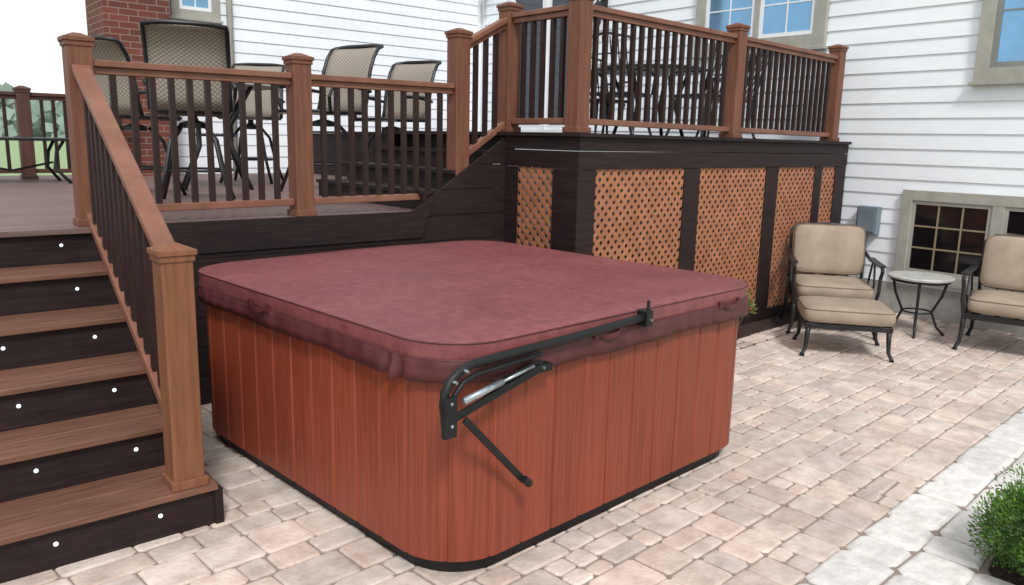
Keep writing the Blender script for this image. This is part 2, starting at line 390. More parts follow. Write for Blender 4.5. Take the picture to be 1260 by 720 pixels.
for (x,z) in ((-.05,.77),(-.03,.84),(.02,.87),(-.048,.69),(1.067,.90),(.40,.812)):
    a=MB();a.tube([(x,Y-.012,z),(x,Y-.034,z)],.006,8);a.build('bolt',M['silver'],lf)
# ---------------------------------------------------------------- railing parts
PW=.124
def post(root,x,y,z0,z1,m=None,base=True):
    m=m or M['brown'];h=PW/2
    a=MB();a.box(x-h,x+h,y-h,y+h,z0,z1-.05);o=a.build('post',m,root,bevel=.005,world=True)
    c=MB();c.box(x-h-.007,x+h+.007,y-h-.007,y+h+.007,z1-.07,z1-.045);c.box(x-h-.014,x+h+.014,y-h-.014,y+h+.014,z1-.045,z1-.022)
    k=h+.008;c.add([(x-k,y-k,z1-.022),(x+k,y-k,z1-.022),(x+k,y+k,z1-.022),(x-k,y+k,z1-.022),(x-.02,y-.02,z1),(x+.02,y-.02,z1),(x+.02,y+.02,z1),(x-.02,y+.02,z1)],[(0,1,5,4),(1,2,6,5),(2,3,7,6),(3,0,4,7),(4,5,6,7),(0,3,2,1)])
    c.build('post_cap',m,o,bevel=.003,world=True)
    if base:
        b_=MB();b_.box(x-h-.012,x+h+.012,y-h-.012,y+h+.012,z0,z0+.04);b_.build('post_base',m,o,bevel=.004,world=True)
    return o
def rail(root,p0,p1,zt0,zt1,zb0,zb1,gap=.103,inset=PW/2,rm=None):
    rm=rm or M['rail']
    p0=Vector((p0[0],p0[1],0));p1=Vector((p1[0],p1[1],0));d=(p1-p0);L=d.length;d.normalize()
    def P(t,z): q=p0+d*t;return (q.x,q.y,z)
    za=lambda t:zt0+(zt1-zt0)*t/L
    zb=lambda t:zb0+(zb1-zb0)*t/L
    i=inset
    a=MB();a.beam(P(i,za(i)-.018),P(L-i,za(L-i)-.018),.088,.036);a.beam(P(i,za(i)-.055),P(L-i,za(L-i)-.055),.045,.04);a.build('top_rail',rm,root,bevel=.005,world=True)
    a=MB();a.beam(P(i,zb(i)+.022),P(L-i,zb(L-i)+.022),.06,.044);a.build('bottom_rail',rm,root,bevel=.005,world=True)
    n=int(round((L-2*i)/gap))
    for k in range(1,n):
        t=i+(L-2*i)*k/n
        q=p0+d*t;b_=MB();w=.016
        b_.box(q.x-w,q.x+w,q.y-w,q.y+w,zb(t)+.03,za(t)-.06);b_.build('baluster',M['balu'],root,world=True)
RH=.895;PH=1.03
RX=.975;RX2=1.025;RY=4.90
r=empty('stair_railing',(RX,3.3,RISE),'sloping brown railing with dark balusters and a thick newel post beside the deck stairs','railing')
post(r,RX,3.29,RISE,1.215,M['newel'])
rail(r,(RX,3.29),(RX2,RY),1.14,2.03,.35,1.20,gap=.105)
r=empty('deck_railing',(2.3,RY,ZL),'brown three-post railing with dark balusters along the front of the lower deck behind the tub','railing')
for x,zt in ((RX2,ZL+PH),(2.29,ZL+PH),(3.55,2.44)): post(r,x,RY,ZL if x<3 else ZL+.02,zt)
rail(r,(RX2,RY),(2.29,RY),ZL+RH,ZL+RH+.01,ZL+.06,ZL+.07)
rail(r,(2.29,RY),(3.55,RY),ZL+RH+.01,ZL+RH+.02,ZL+.07,ZL+.08)
r=empty('upper_stair_railing',(3.8,RY,1.5),'short sloping railing climbing from the lower deck to the upper deck','railing')
rail(r,(3.55,RY),(4.05,RY),2.33,2.60,1.47,1.79,gap=.1)
UX,UY=4.05,4.15;UR=math.radians(3)
r=empty('upper_deck_railing',(UX,UY,ZU),'tall brown railing around the upper deck above the lattice, ending at the house wall','railing',rz=UR)
for x,y in ((UX+.02,RY),(UX,UY),(6.05,UY),(7.93,UY)): post(r,x,y,ZU,ZU+.97)
rail(r,(UX+.02,RY),(UX,UY),ZU+.88,ZU+.88,ZU+.06,ZU+.06)
rail(r,(UX,UY),(6.05,UY),ZU+.88,ZU+.87,ZU+.06,ZU+.05)
rail(r,(6.05,UY),(7.93,UY),ZU+.87,ZU+.85,ZU+.05,ZU+.04)
r=empty('far_deck_railing',(0,9.8,ZL),'far railing at the back left edge of the lower deck','railing')
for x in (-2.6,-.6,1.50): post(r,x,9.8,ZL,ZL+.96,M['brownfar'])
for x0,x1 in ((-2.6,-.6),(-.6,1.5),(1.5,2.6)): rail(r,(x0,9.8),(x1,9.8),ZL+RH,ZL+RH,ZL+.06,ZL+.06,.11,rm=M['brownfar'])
# ---------------------------------------------------------------- stairs
SX0,SX1=-.7,1.07
st=empty('deck_stairs',(.2,Y0,0),'deck stairs at the left with brown treads, dark risers and small riser lights','stairs')
for k in range(6):
    yf=Y0+RUN*k
    a=MB();a.box(SX0,SX1,yf,yf+.02,k*RISE,(k+1)*RISE-.028);a.build('riser',M['dark'],st,world=True)
    if k<5:
        a=MB();z=(k+1)*RISE
        a.box(SX0,SX1+.012,yf-.028,yf+.135,z-.027,z,rnd=random.random());a.box(SX0,SX1+.012,yf+.141,yf+RUN-.001,z-.027,z,rnd=random.random());a.build('tread',M['brownx'],st,bevel=.004,world=True)
    for x in (.85,.47,.09,-.29):
        a=MB();Mx=Matrix.Translation((x,yf-.001,k*RISE+.10))@Matrix.Rotation(PI/2,4,'X')
        b2=MB();b2.lathe([(.009,0),(.009,.003),(.006,.006)],n=14)
        a.add([Mx@v for v in b2.v],b2.f);a.build('riser_light',M['led'],st,world=True)
poly=[(Y0-.012,0)]
for k in range(5):
    poly+= [(Y0-.012+RUN*k,(k+1)*RISE-.03),(Y0-.012+RUN*(k+1),(k+1)*RISE-.03)]
poly+=[(Y0+RUN*5,ZL-.03),(Y0+RUN*5,0)]
a=MB();a.prism(poly,SX1,SX1+.035,'x');a.build('stringer',M['dark'],st,world=True)
# ---------------------------------------------------------------- lower deck
YS=6.5
ld=empty('lower_deck',(1,4.8,0),'lower deck platform with brown composite floor boards and dark skirting behind the tub','deck')
FY=4.8
a=MB();y=Y0+RUN*5-.03;first=True
while y<10.4:
    x1=3.22 if y<YS-.05 else 5.3
    rr=random.random()
    if first:
        a.box(-3,1.10,y,y+.136,ZL-.027,ZL,rnd=rr);a.box(1.1005,3.04,FY+.001,y+.136,ZL-.027,ZL,rnd=rr);first=False
    else: a.box(-3,x1,y,y+.136,ZL-.027,ZL,rnd=rr)
    y+=.141
a.build('floor',M['floor'],ld,world=True)
a=MB();a.box(-3,SX0,FY,FY+.03,0,ZL-.03);a.build('skirting',M['dark'],ld,world=True)
a=MB();z=0.0;bh=.182
while z<ZU-.03:
    z1=min(z+bh,ZU-.0);g_=.004
    def xl(zz): return 1.105 if zz<=ZL-.03 else 3.05+(zz-ZL+.03)*(4.0-3.05)/(ZU-ZL+.03)
    zz0,zz1=z,z1-g_
    if zz0<ZL-.03<zz1: zz1=ZL-.031
    a.prism([(xl(zz0),zz0),(3.945,zz0),(3.945,zz1),(min(3.94,xl(zz1)),zz1)],FY,FY+.03,'y',random.random())
    if zz1==ZL-.031: z=ZL-.027
    else: z=z1
a.build('skirting',M['dark'],ld,world=True)
a=MB();a.prism([(1.105,ZL-.19),(3.16,ZL-.19),(3.27,ZL+.09),(3.06,ZL+.004),(1.105,ZL+.004)],FY-.014,FY-.001,'y');a.build('fascia',M['dark'],ld,world=True,bevel=.003)
a=MB();a.box(-3,-2.97,4.8,10.4,0,ZL-.03);a.build('side_skirting',M['dark'],ld,world=True)
a=MB();a.box(-2.969,2.2,10.0,10.03,0,ZL-.03);a.build('back_skirting',M['dark'],ld,world=True)
us=empty('upper_steps',(3.6,5.5,ZL),'dark steps leading up from the lower deck to the upper deck','steps')
for k in range(4):
    x=3.2+.28*k
    a=MB();h=(ZU-ZL)/4
    a.box(x,x+.02,FY+.04,YS,ZL+k*h,ZL+(k+1)*h-.03);
    if k<3:a.box(x-.025,x+.279,FY+.04,YS,ZL+(k+1)*h-.028,ZL+(k+1)*h)
    a.build('step',M['dark'],us,world=True)
# ---------------------------------------------------------------- upper deck (turned slightly against the lower one)
ud=empty('upper_deck',(UX,UY,0),'raised upper deck with dark fascia and tan lattice panels below','deck',rz=UR)
a=MB();x=3.99
while x<8.2:
    a.box(x,x+.136,4.04,YS if x<5.25 else 10.2,ZU-.027,ZU,rnd=random.random());x+=.141
a.build('floor',M['dark'],ud,world=True)
E=8.13
a=MB()
for z0,z1 in ((1.585,ZU-.03),(1.455,1.58)):
    a.box(3.96,E,4.03,4.06,z0,z1,rnd=random.random());a.box(3.96,3.99,4.062,4.86,z0,z1,rnd=random.random())
a.box(3.935,E,4.0,4.039,ZU-.028,ZU-.001);a.box(3.935,3.988,4.04,4.9,ZU-.028,ZU-.001);a.build('fascia',M['dark'],ud,world=True,bevel=.002)
PAN=((4.15,5.24),(5.46,6.52),(6.74,7.46),(7.61,7.9))
xs=[3.96]+[v for p_ in PAN for v in p_]+[E]
for i in range(0,len(xs),2):
    a=MB();a.box(xs[i],xs[i+1],4.036,4.066,0,1.452,rnd=random.random());a.build('frame_board',M['dark'],ud,world=True,bevel=.002)
for x0,x1 in PAN:
    a=MB();a.box(x0,x1,4.04,4.064,0,.1);a.build('frame_board',M['dark'],ud,world=True)
for y0,y1,z1 in ((4.068,4.29,1.452),(4.66,4.86,1.452),(4.29,4.66,.1)):
    a=MB();a.box(3.963,3.99,y0,y1,0,z1);a.build('frame_board',M['dark'],ud,world=True)
a=MB();a.box(5.3,5.33,YS,10.2,ZL,ZU-.03);a.build('back_skirting',M['dark'],ud,world=True)
a=MB();a.box(4.05,5.3,YS-.03,YS,0,ZU-.03);a.build('back_skirting',M['dark'],ud,world=True)
def clip(poly,x0,x1,y0,y1):
    def cl_(ps,ins,inter):
        out=[]
        for i in range(len(ps)):
            A=ps[i-1];B=ps[i];ia,ib=ins(A),ins(B)
            if ib:
                if not ia: out.append(inter(A,B))
                out.append(B)
            elif ia: out.append(inter(A,B))
        return out
    def ix(c): return lambda A,B:(c,A[1]+(B[1]-A[1])*(c-A[0])/(B[0]-A[0]))
    def iy(c): return lambda A,B:(A[0]+(B[0]-A[0])*(c-A[1])/(B[1]-A[1]),c)
    for ins,it in ((lambda p:p[0]>=x0,ix(x0)),(lambda p:p[0]<=x1,ix(x1)),(lambda p:p[1]>=y0,iy(y0)),(lambda p:p[1]<=y1,iy(y1))):
        if len(poly)<3: return []
        poly=cl_(poly,ins,it)
    return poly
def lattice(axis,a0,a1,z0,z1,pos,sgn):
    mb=MB();sp=.060;hw=.0165*1.414
    for lay,sl in ((0,1),(1,-1)):
        c=-3.0
        while c<12:
            if sl==1: P_=[(a0-5,z0+(c-6)-hw-5+0),(a1+5,z0+(c-6)-hw+5+(a1-a0)),(a1+5,z0+(c-6)+hw+5+(a1-a0)),(a0-5,z0+(c-6)+hw-5)]
            else: P_=[(a0-5,z0+(c-3)-hw+5),(a0-5,z0+(c-3)+hw+5),(a1+5,z0+(c-3)+hw-5-(a1-a0)),(a1+5,z0+(c-3)-hw-5-(a1-a0))]
            q=clip(P_,a0,a1,z0,z1)
            if len(q)>=3:
                d0=pos+sgn*lay*.0035;mb.prism(q,d0,d0+sgn*.003,axis,random.random())
            c+=sp*1.414
    mb.build('lattice_panel',M['lattice'],ud,world=True)
for x0,x1 in PAN: lattice('y',x0,x1,.1,1.455,4.046,1)
lattice('x',4.29,4.66,.1,1.455,3.968,1)
# ---------------------------------------------------------------- house
ho=empty('house',(WX,WY,0),'two storey house with white lap siding, beige window trim and a brick chimney','house')
WL=2.95
def siding(axis,pos,a0,a1,z0,z1,sgn=-1):
    mb=MB();h=.15;z=z0
    while z<z1:
        zz=min(z+h,z1)
        def P(a,d,z): return (pos+sgn*d,a,z) if axis=='x' else (a,pos+sgn*d,z)
        mb.add([P(a0,.015,z),P(a1,.015,z),P(a1,.003,zz),P(a0,.003,zz),P(a0,-.001,z+.004),P(a1,-.001,z+.004)],[(0,1,2,3),(0,4,5,1)],rnd=random.random());z=zz
    return mb
w=siding('x',WX,-4,WY,.3,6.2);w.build('wall',M['siding'],ho,world=True,fixn=False)
w=siding('y',WY,WL,WX,.3,6.2);w.build('wall',M['siding'],ho,world=True,fixn=False)
w=MB();w.box(WX+.005,16,-4,12.3,0,6.2);w.build('wall_core',M['trimw'],ho,world=True)
w=MB();w.box(WL+.01,WX+.004,WY+.005,12.3,0,6.2);w.build('wall_core',M['trimw'],ho,world=True)
w=MB();w.box(WX-.01,WX+.004,-4,WY,-.03,.3);w.build('foundation',M['concrete'],ho,world=True)
w=MB();w.box(WL,WX,WY-.01,WY+.004,-.03,.3);w.build('foundation',M['concrete'],ho,world=True)
w=MB();w.prism([(-4.5,6.2),(12.8,6.2),(12.8,6.35),(4.2,9.5),(-4.5,6.35)],WX-.3,16.4,'x');w.build('roof',M['roof'],ho,world=True)
w=MB();w.prism([(10.3,6.2),(12.6,6.2),(12.6,6.35),(11.45,7.2),(10.3,6.35)],2.9,WX-.31,'x');w.build('roof',M['roof'],ho,world=True)
w=MB();w.box(WX-.03,WX+.02,WY-.1,WY-.022,.3,6.2);w.box(WX-.1,WX-.031,WY-.03,WY+.01,.3,6.2);w.build('corner_trim',M['trimw'],ho,world=True)
w=MB();w.tube([(4.02,WY-.07,.4),(4.02,WY-.07,6.1)],.04,8);w.build('downspout',M['trimb'],ho,world=True,smooth=True)
def window(axis,pos,a0,a1,z0,z1,n,gx,gz,fm,gm,mm,fw=.1,sash=.04,sill=True,sm=None,mul=.035):
    def B(mb,p0,p1,d0,d1,q0,q1):
        if axis=='x': mb.box(pos-d1,pos-d0,p0,p1,q0,q1)
        else: mb.box(p0,p1,pos-d1,pos-d0,q0,q1)
    f=MB();B(f,a0,a0+fw,0,.05,z0,z1);B(f,a1-fw,a1,0,.05,z0,z1);B(f,a0+fw,a1-fw,0,.05,z0,z0+fw);B(f,a0+fw,a1-fw,0,.05,z1-fw,z1)
    if sill: B(f,a0-.03,a1+.03,0,.075,z0-.03,z0-.001)
    wd=(a1-a0-2*fw)/n
    for k in range(1,n): c=a0+fw+wd*k;B(f,c-mul,c+mul,0,.048,z0+fw,z1-fw)
    fo=f.build('window',fm,ho,world=True,bevel=.003)
    for k in range(n):
        s=MB();m2=MB();gl=MB()
        x0=a0+fw+wd*k+(mul if k else 0);x1=a0+fw+wd*(k+1)-(mul if k<n-1 else 0);y0=z0+fw;y1=z1-fw
        B(s,x0,x0+sash,.005,.036,y0,y1);B(s,x1-sash,x1,.005,.036,y0,y1);B(s,x0+sash,x1-sash,.005,.036,y0,y0+sash);B(s,x0+sash,x1-sash,.005,.036,y1-sash,y1)
        B(gl,x0+sash,x1-sash,.016,.022,y0+sash,y1-sash)
        for i in range(1,gx): c=x0+sash+(x1-x0-2*sash)*i/gx;B(m2,c-.008,c+.008,.0225,.029,y0+sash,y1-sash)
        for i in range(1,gz): c=y0+sash+(y1-y0-2*sash)*i/gz;B(m2,x0+sash,x1-sash,.0225,.028,c-.008,c+.008)
        s.build('sash',sm or mm,fo,world=True);gl.build('glass',gm,fo,world=True)
        if gx>1 or gz>1:m2.build('muntin',mm,fo,world=True)
M['muntin']=mat('tan_muntin',S(134,120,94),S(146,132,106),ns=5,rough=.6,bump=0)
M['sashg']=mat('grey_sash',S(120,122,118),S(132,134,130),ns=5,rough=.6,bump=0)
window('x',WX-.016,4.62,6.32,2.70,4.3,2,2,4,M['trimb'],M['gsky'],M['trimw'],fw=.14)
window('x',WX-.016,1.7,3.10,2.27,3.95,1,2,3,M['trimb'],M['gsky'],M['sashg'],fw=.12,sash=.05)
window('x',WX-.016,1.86,3.62,.34,1.25,2,3,3,M['trimb'],M['gdark'],M['muntin'],fw=.10,sash=.035,sill=False,sm=M['trimb'],mul=.05)
window('y',WY-.016,3.30,3.90,3.06,4.4,1,2,3,M['trimb'],M['gsky'],M['trimw'],fw=.1)
window('x',WX-.016,8.15,9.9,ZU+.02,3.9,2,1,1,M['trimw'],M['gdoor'],M['trimw'],fw=.09,sash=.06,sill=False)
ch=MB();ch.box(2.42,3.14,10.15,WY+.3,0,7.5);ch.build('chimney',M['brick'],ho,world=True)
def lantern(y,z,lab):
    l=empty('wall_lantern',(WX,y,z),lab,'lantern')
    a=MB();a.box(-.045,-.016,-.06,.06,-.02,.2);a.tube([(-.03,0,.12),(-.09,0,.2),(-.15,0,.17)],.01,8);a.build('bracket',M['metal'],l)
    a=MB();a.lathe([(.03,-.2),(.05,-.17),(.075,.05),(.08,.06),(.02,.13),(.01,.16)],(-.15,0,0),6);a.build('lantern_body',M['metal'],l)
lantern(7.90,3.38,'black lantern on the siding beside the glass door');lantern(10.35,4.0,'black lantern near the inside corner of the house walls')
ub=empty('utility_box',(WX,3.94,.92),'grey utility box on the siding behind the patio armchair','utility box')
a=MB();a.box(-.11,-.016,-.11,.11,-.15,.14);a.build('housing',M['util'],ub,bevel=.01);a=MB();a.box(-.12,-.112,-.09,.09,-.12,.11);a.build('lid',M['util'],ub,bevel=.004);a=MB();a.tube([(-.06,0,-.15),(-.06,0,-.9)],.014,8);a.build('conduit',M['util'],ub)
# ---------------------------------------------------------------- patio armchair / ottoman
def leg(root,x,y,h,sx,sy):
    a=MB();a.tube([(x,y,h),(x+sx*.004,y+sy*.004,h*.6),(x+sx*.01,y+sy*.01,h*.25),(x+sx*.03,y+sy*.03,.025),(x+sx*.035,y+sy*.035,0)],[.022,.019,.015,.015,.022],8);a.build('leg',M['metal'],root,smooth=True)
def cushion_part(name,root,c,w,d,h,Mx=None):
    a=MB();a.pillow(c,w,d,h,Mx,e=.24,e2=.62);o=a.build(name,M['cushion'],root,smooth=True)
    sg=lambda v,p:math.copysign(abs(v)**p,v);
    for s_ in (-.62,.62):
        p=MB();pts=[]
        cp_=math.cos(math.asin(abs(s_)**(1/.62)))**.35
        for k in range(40):
            t=2*PI*k/40;v=Vector((c[0]+w/2*cp_*1.005*sg(math.cos(t),.24),c[1]+d/2*cp_*1.005*sg(math.sin(t),.24),c[2]+h/2*s_))
            pts.append(Mx@v if Mx is not None else v)
        p.tube(pts,.006,5,True);p.build('piping',M['piping'],o,smooth=True)
def armchair(loc,rz,label,W=1.0):
    r=empty('armchair',loc,label,'armchair',rz=rz)
    a=MB();
    for y_ in (-.31,.31): a.box(-.33*W,.33*W,y_-.015,y_+.015,.27,.32)
    for x_ in (-.33*W,.33*W): a.box(x_-.015,x_+.015,-.325,.325,.27,.32)
    for i in range(5): a.box((-.25+i*.125)*W-.02,(-.25+i*.125)*W+.02,-.3,.3,.30,.312)
    a.build('seat_frame',M['metal'],r,bevel=.004)
    for sx in (-1,1):
        for y_,sy in ((-.3,-1),(.3,1)): leg(r,sx*.33*W,y_,.32,sx,sy)
        o_=.33*(W-1)*sx
        a=MB();a.tube([(sx*.335+o_,-.31,.3),(sx*.35+o_,-.34,.42),(sx*.355+o_,-.33,.54),(sx*.36+o_,-.36,.605),(sx*.36+o_,-.32,.64),(sx*.36+o_,-.1,.645),(sx*.355+o_,.15,.635),(sx*.34+o_,.34,.68)],.016,8)
        a.beam((sx*.36+o_,-.34,.645),(sx*.358+o_,.15,.653),.055,.016)
        a.tube([(sx*.35+o_,-.05,.31),(sx*.355+o_,-.1,.44),(sx*.36+o_,-.02,.635)],.010,6);a.tube([(sx*.35+o_,.1,.31),(sx*.355+o_,.15,.44),(sx*.36+o_,.06,.635)],.010,6)
        a.build('arm',M['metal'],r,smooth=False)
    a=MB();a.tube([(-.31*W,.29,.3),(-.33*W,.34,.6),(-.33*W,.41,.86),(-.27*W,.43,.91),(0,.44,.93),(.27*W,.43,.91),(.33*W,.41,.86),(.33*W,.34,.6),(.31*W,.29,.3)],.014,8)
    for i in range(5):
        x_=(-.2+i*.1)*W;a.tube([(x_,.3,.31),(x_,.35,.6),(x_,.43,.92)],.008,6)
    a.build('back_frame',M['metal'],r,smooth=True)
    cushion_part('seat_cushion',r,(0,-.05,.395),.65*W,.66,.15)
    Mx=Matrix.Translation((0,.27,.70))@Matrix.Rotation(math.radians(-14),4,'X')@Matrix.Rotation(PI/2,4,'X')
    cushion_part('back_cushion',r,(0,0,0),.64*W,.47,.13,Mx)
    return r
def face(dx,dy): return math.atan2(dy,dx)+PI/2
f1=face(-.80,-.60)
oc=Vector((6.18,3.12,0));back=Vector((.80,.60,0))
ot=empty('ottoman',oc,'tan cushioned ottoman with black metal legs in front of the patio armchair','ottoman',rz=f1)
a=MB()
for y_ in (-.25,.25): a.box(-.31,.31,y_-.015,y_+.015,.23,.27)
for x_ in (-.31,.31): a.box(x_-.015,x_+.015,-.265,.265,.23,.27)
a.build('seat_frame',M['metal'],ot,bevel=.004)
for sx in (-1,1):
    for sy in (-1,1): leg(ot,sx*.30,sy*.24,.26,sx,sy)
cushion_part('seat_cushion',ot,(0,0,.335),.70,.58,.15)
armchair(oc+back*.84,f1,'tan cushioned patio armchair with an ottoman, back toward the lattice and siding')
armchair(Vector((7.44,2.24,0)),face(-1,-.22),'tan cushioned armchair at the right edge of the photo, below the basement window',1.12)
t=empty('side_table',(7.38,3.05,0),'small round stone-topped side table between the two tan patio seats','side table')
a=MB();a.lathe([(.24,.50),(.272,.505),(.275,.52),(.26,.53)],n=36);a.build('tabletop',M['tabletop'],t,smooth=False)
a=MB();a.tube([(.24*math.cos(k*PI/18),.24*math.sin(k*PI/18),.49) for k in range(36)],.012,6,True);a.build('table_ring',M['metal'],t,smooth=True)
a=MB();a.tube([(.12*math.cos(k*PI/12),.12*math.sin(k*PI/12),.2) for k in range(24)],.008,6,True);a.build('table_ring',M['metal'],t,smooth=True)
for k in range(4):
    an=k*PI/2+.4;c_,s_=math.cos(an),math.sin(an)
    a=MB();a.tube([(.22*c_,.22*s_,.49),(.19*c_,.19*s_,.36),(.12*c_,.12*s_,.2),(.17*c_,.17*s_,.07),(.24*c_,.24*s_,0)],.012,8);a.build('leg',M['metal'],t,smooth=True)
# ---------------------------------------------------------------- bar chairs on lower deck
def sheet(prof,w,nx=10,bow=0,th=.006):
    vs=[];fs=[];n=len(prof)
    for i,(y,z) in enumerate(prof):
        for k in range(nx+1):
            u=-1+2*k/nx;vs.append((u*w/2,y-bow*(1-u*u)*-1,z))
    for i in range(n-1):
        for k in range(nx): fs.append((i*(nx+1)+k,i*(nx+1)+k+1,(i+1)*(nx+1)+k+1,(i+1)*(nx+1)+k))
    return vs,fs
def bar_chair():
    r=empty('bar_chair',(0,0,0))
    bp=[(.22,.70),(.25,.80),(.27,.93),(.30,1.06),(.35,1.18),(.41,1.26),(.46,1.28)]
    a=MB();a.add(*sheet(bp,.54,8,.03));o=a.build('backrest',M['sling'],r,smooth=True);md=o.modifiers.new('s','SOLIDIFY');md.thickness=.008
    sp=[(-.27,.67),(-.25,.70),(-.1,.69),(.1,.685),(.22,.70)]
    a=MB();a.add(*sheet(sp,.52,8,0));o=a.build('seat',M['sling'],r,smooth=True);md=o.modifiers.new('s','SOLIDIFY');md.thickness=.01
    a=MB()
    L_=[(-.28,y,z) for y,z in bp];Rr=[(.28,y,z) for y,z in bp[::-1]]
    a.tube(L_+[(-.15,.485,1.295),(.15,.485,1.295)]+Rr,.017,8);a.build('back_frame',M['metal'],r,smooth=True)
    a=MB();a.tube([(-.27,.22,.69),(-.27,-.26,.69),(.27,-.26,.69),(.27,.22,.69)],.015,8,True);a.build('seat_frame',M['metal'],r,smooth=True)
    for sx in (-1,1):
        a=MB();a.tube([(sx*.28,-.2,.69),(sx*.31,-.24,.81),(sx*.32,-.2,.90),(sx*.32,.0,.91),(sx*.30,.28,.88)],.015,8);a.beam((sx*.32,-.22,.91),(sx*.315,.1,.915),.05,.016);a.build('arm',M['metal'],r)
    a=MB();a.lathe([(.1,.57),(.1,.61),(.03,.63),(.03,.67)],n=14);a.build('swivel',M['metal'],r)
    for sx in (-1,1):
        for sy in (-1,1):
            a=MB();a.tube([(sx*.08,sy*.08,.6),(sx*.16,sy*.16,.48),(sx*.2,sy*.2,.25),(sx*.27,sy*.27,0)],.016,8);a.build('leg',M['metal'],r,smooth=True)
    a=MB();a.tube([(.27*math.cos(k*PI/12),.27*math.sin(k*PI/12),.25) for k in range(24)],.011,6,True);a.build('foot_ring',M['metal'],r,smooth=True)
    return r
TB=Vector((2.75,7.75,ZL))
bc=bar_chair()
spots=[((2.06,6.24),(.35,.9),.97,'bar height sling chair nearest the camera, its patterned back turned to us'),
       ((1.84,6.98),(.85,.55),.92,'bar height sling chair at the far left of the lower deck table'),
       ((3.46,6.90),(-.95,-.32),1.06,'bar height sling chair right of the table, turned half toward the camera'),
       ((4.28,7.05),(-.9,-.35),1.0,'rightmost bar height sling chair, in front of the white siding'),
       ((3.45,8.6),(-.6,-.8),1.0,'bar height sling chair on the far side of the tall table')]
for i,((x,y),(dx,dy),sc,lab) in enumerate(spots):
    o=bc if i==0 else copy_tree(bc)
    o.location=(x,y,ZL);o.scale=(sc,sc,sc);o.rotation_euler=(0,0,face(dx,dy));tag(o,lab,'chair','bar chairs around the tall deck table')
t=empty('bar_table',TB,'tall round patio table between the bar chairs on the lower deck','table')
a=MB();a.lathe([(.56,.95),(.58,.96),(.58,.98),(.56,.99)],n=40);a.build('tabletop',M['tabletop'],t)
for k in range(4):
    an=k*PI/2+.5;c_,s_=math.cos(an),math.sin(an);a=MB();a.tube([(.45*c_,.45*s_,.95),(.2*c_,.2*s_,.6),(.2*c_,.2*s_,.4),(.42*c_,.42*s_,0)],.02,8);a.build('leg',M['metal'],t,smooth=True)
a=MB();a.tube([(.2*math.cos(k*PI/12),.2*math.sin(k*PI/12),.5) for k in range(24)],.012,6,True);a.build('brace_ring',M['metal'],t,smooth=True)
t=empty('low_table',(1.25,9.1,ZL),'low dark metal table with curved legs by the far left deck railing','table')
a=MB();a.box(-.5,.5,-.3,.3,.41,.44);a.build('tabletop',M['metal'],t,bevel=.008)
for sx in (-1,1):
    for sy in (-1,1):
        a=MB();a.tube([(sx*.42,sy*.24,.41),(sx*.36,sy*.2,.3),(sx*.34,sy*.18,.15),(sx*.46,sy*.27,0)],.016,8);a.build('leg',M['metal'],t,smooth=True)
a=MB();a.tube([(-.36,0,.2),(0,0,.12),(.36,0,.2)],.012,6);a.build('stretcher',M['metal'],t,smooth=True)
def dining_chair():
    r=empty('dining_chair',(0,0,0))
    a=MB();a.tube([(-.25,.22,.42),(-.26,.3,.7),(-.25,.36,.92),(0,.38,.97),(.25,.36,.92),(.26,.3,.7),(.25,.22,.42)],.015,8);a.build('back_frame',M['metal'],r,smooth=True)
    a=MB()
    for i in range(6): x=-.2+i*.08;a.tube([(x,.22,.44),(x,.3,.7),(x,.37,.94)],.007,5)
    for z,y in ((.6,.275),(.78,.325)): a.tube([(-.25,y,z),(.25,y,z)],.007,5)
    a.build('backrest',M['metal'],r)
    a=MB();a.box(-.26,.26,-.25,.24,.40,.43);a.build('seat',M['metal'],r,bevel=.01)
    for sx in (-1,1):
        a=MB();a.tube([(sx*.27,-.23,.42),(sx*.29,-.24,.6),(sx*.29,-.1,.65),(sx*.27,.28,.64)],.014,8);a.build('arm',M['metal'],r,smooth=True)
        for sy in (-1,1): leg(r,sx*.24,sy*.22,.41,sx,sy)
    return r
dt=Vector((6.9,5.95,ZU))
t=empty('dining_table',dt,'dark metal dining table behind the upper deck railing','table')
a=MB();a.lathe([(.58,.70),(.6,.71),(.6,.73),(.58,.74)],n=36);a.build('tabletop',M['metal'],t)
for k in range(4):
    an=k*PI/2+.3;c_,s_=math.cos(an),math.sin(an);a=MB();a.tube([(.45*c_,.45*s_,.7),(.3*c_,.3*s_,.35),(.42*c_,.42*s_,0)],.02,8);a.build('leg',M['metal'],t,smooth=True)
dc=dining_chair()
for i,(an,lab) in enumerate([(200,'dark metal dining chair at the left of the upper deck table'),(262,'dark metal dining chair between the upper deck table and the railing'),(320,'dark metal dining chair at the right of the upper deck table, near the house wall'),(80,'dark metal dining chair on the far side of the upper deck table')]):
    o=dc if i==0 else copy_tree(dc);d=Vector((math.cos(math.radians(an)),math.sin(math.radians(an)),0))
    o.location=dt+d*.86;o.rotation_euler=(0,0,face(-d.x,-d.y));tag(o,lab,'chair','dining chairs on the upper deck')
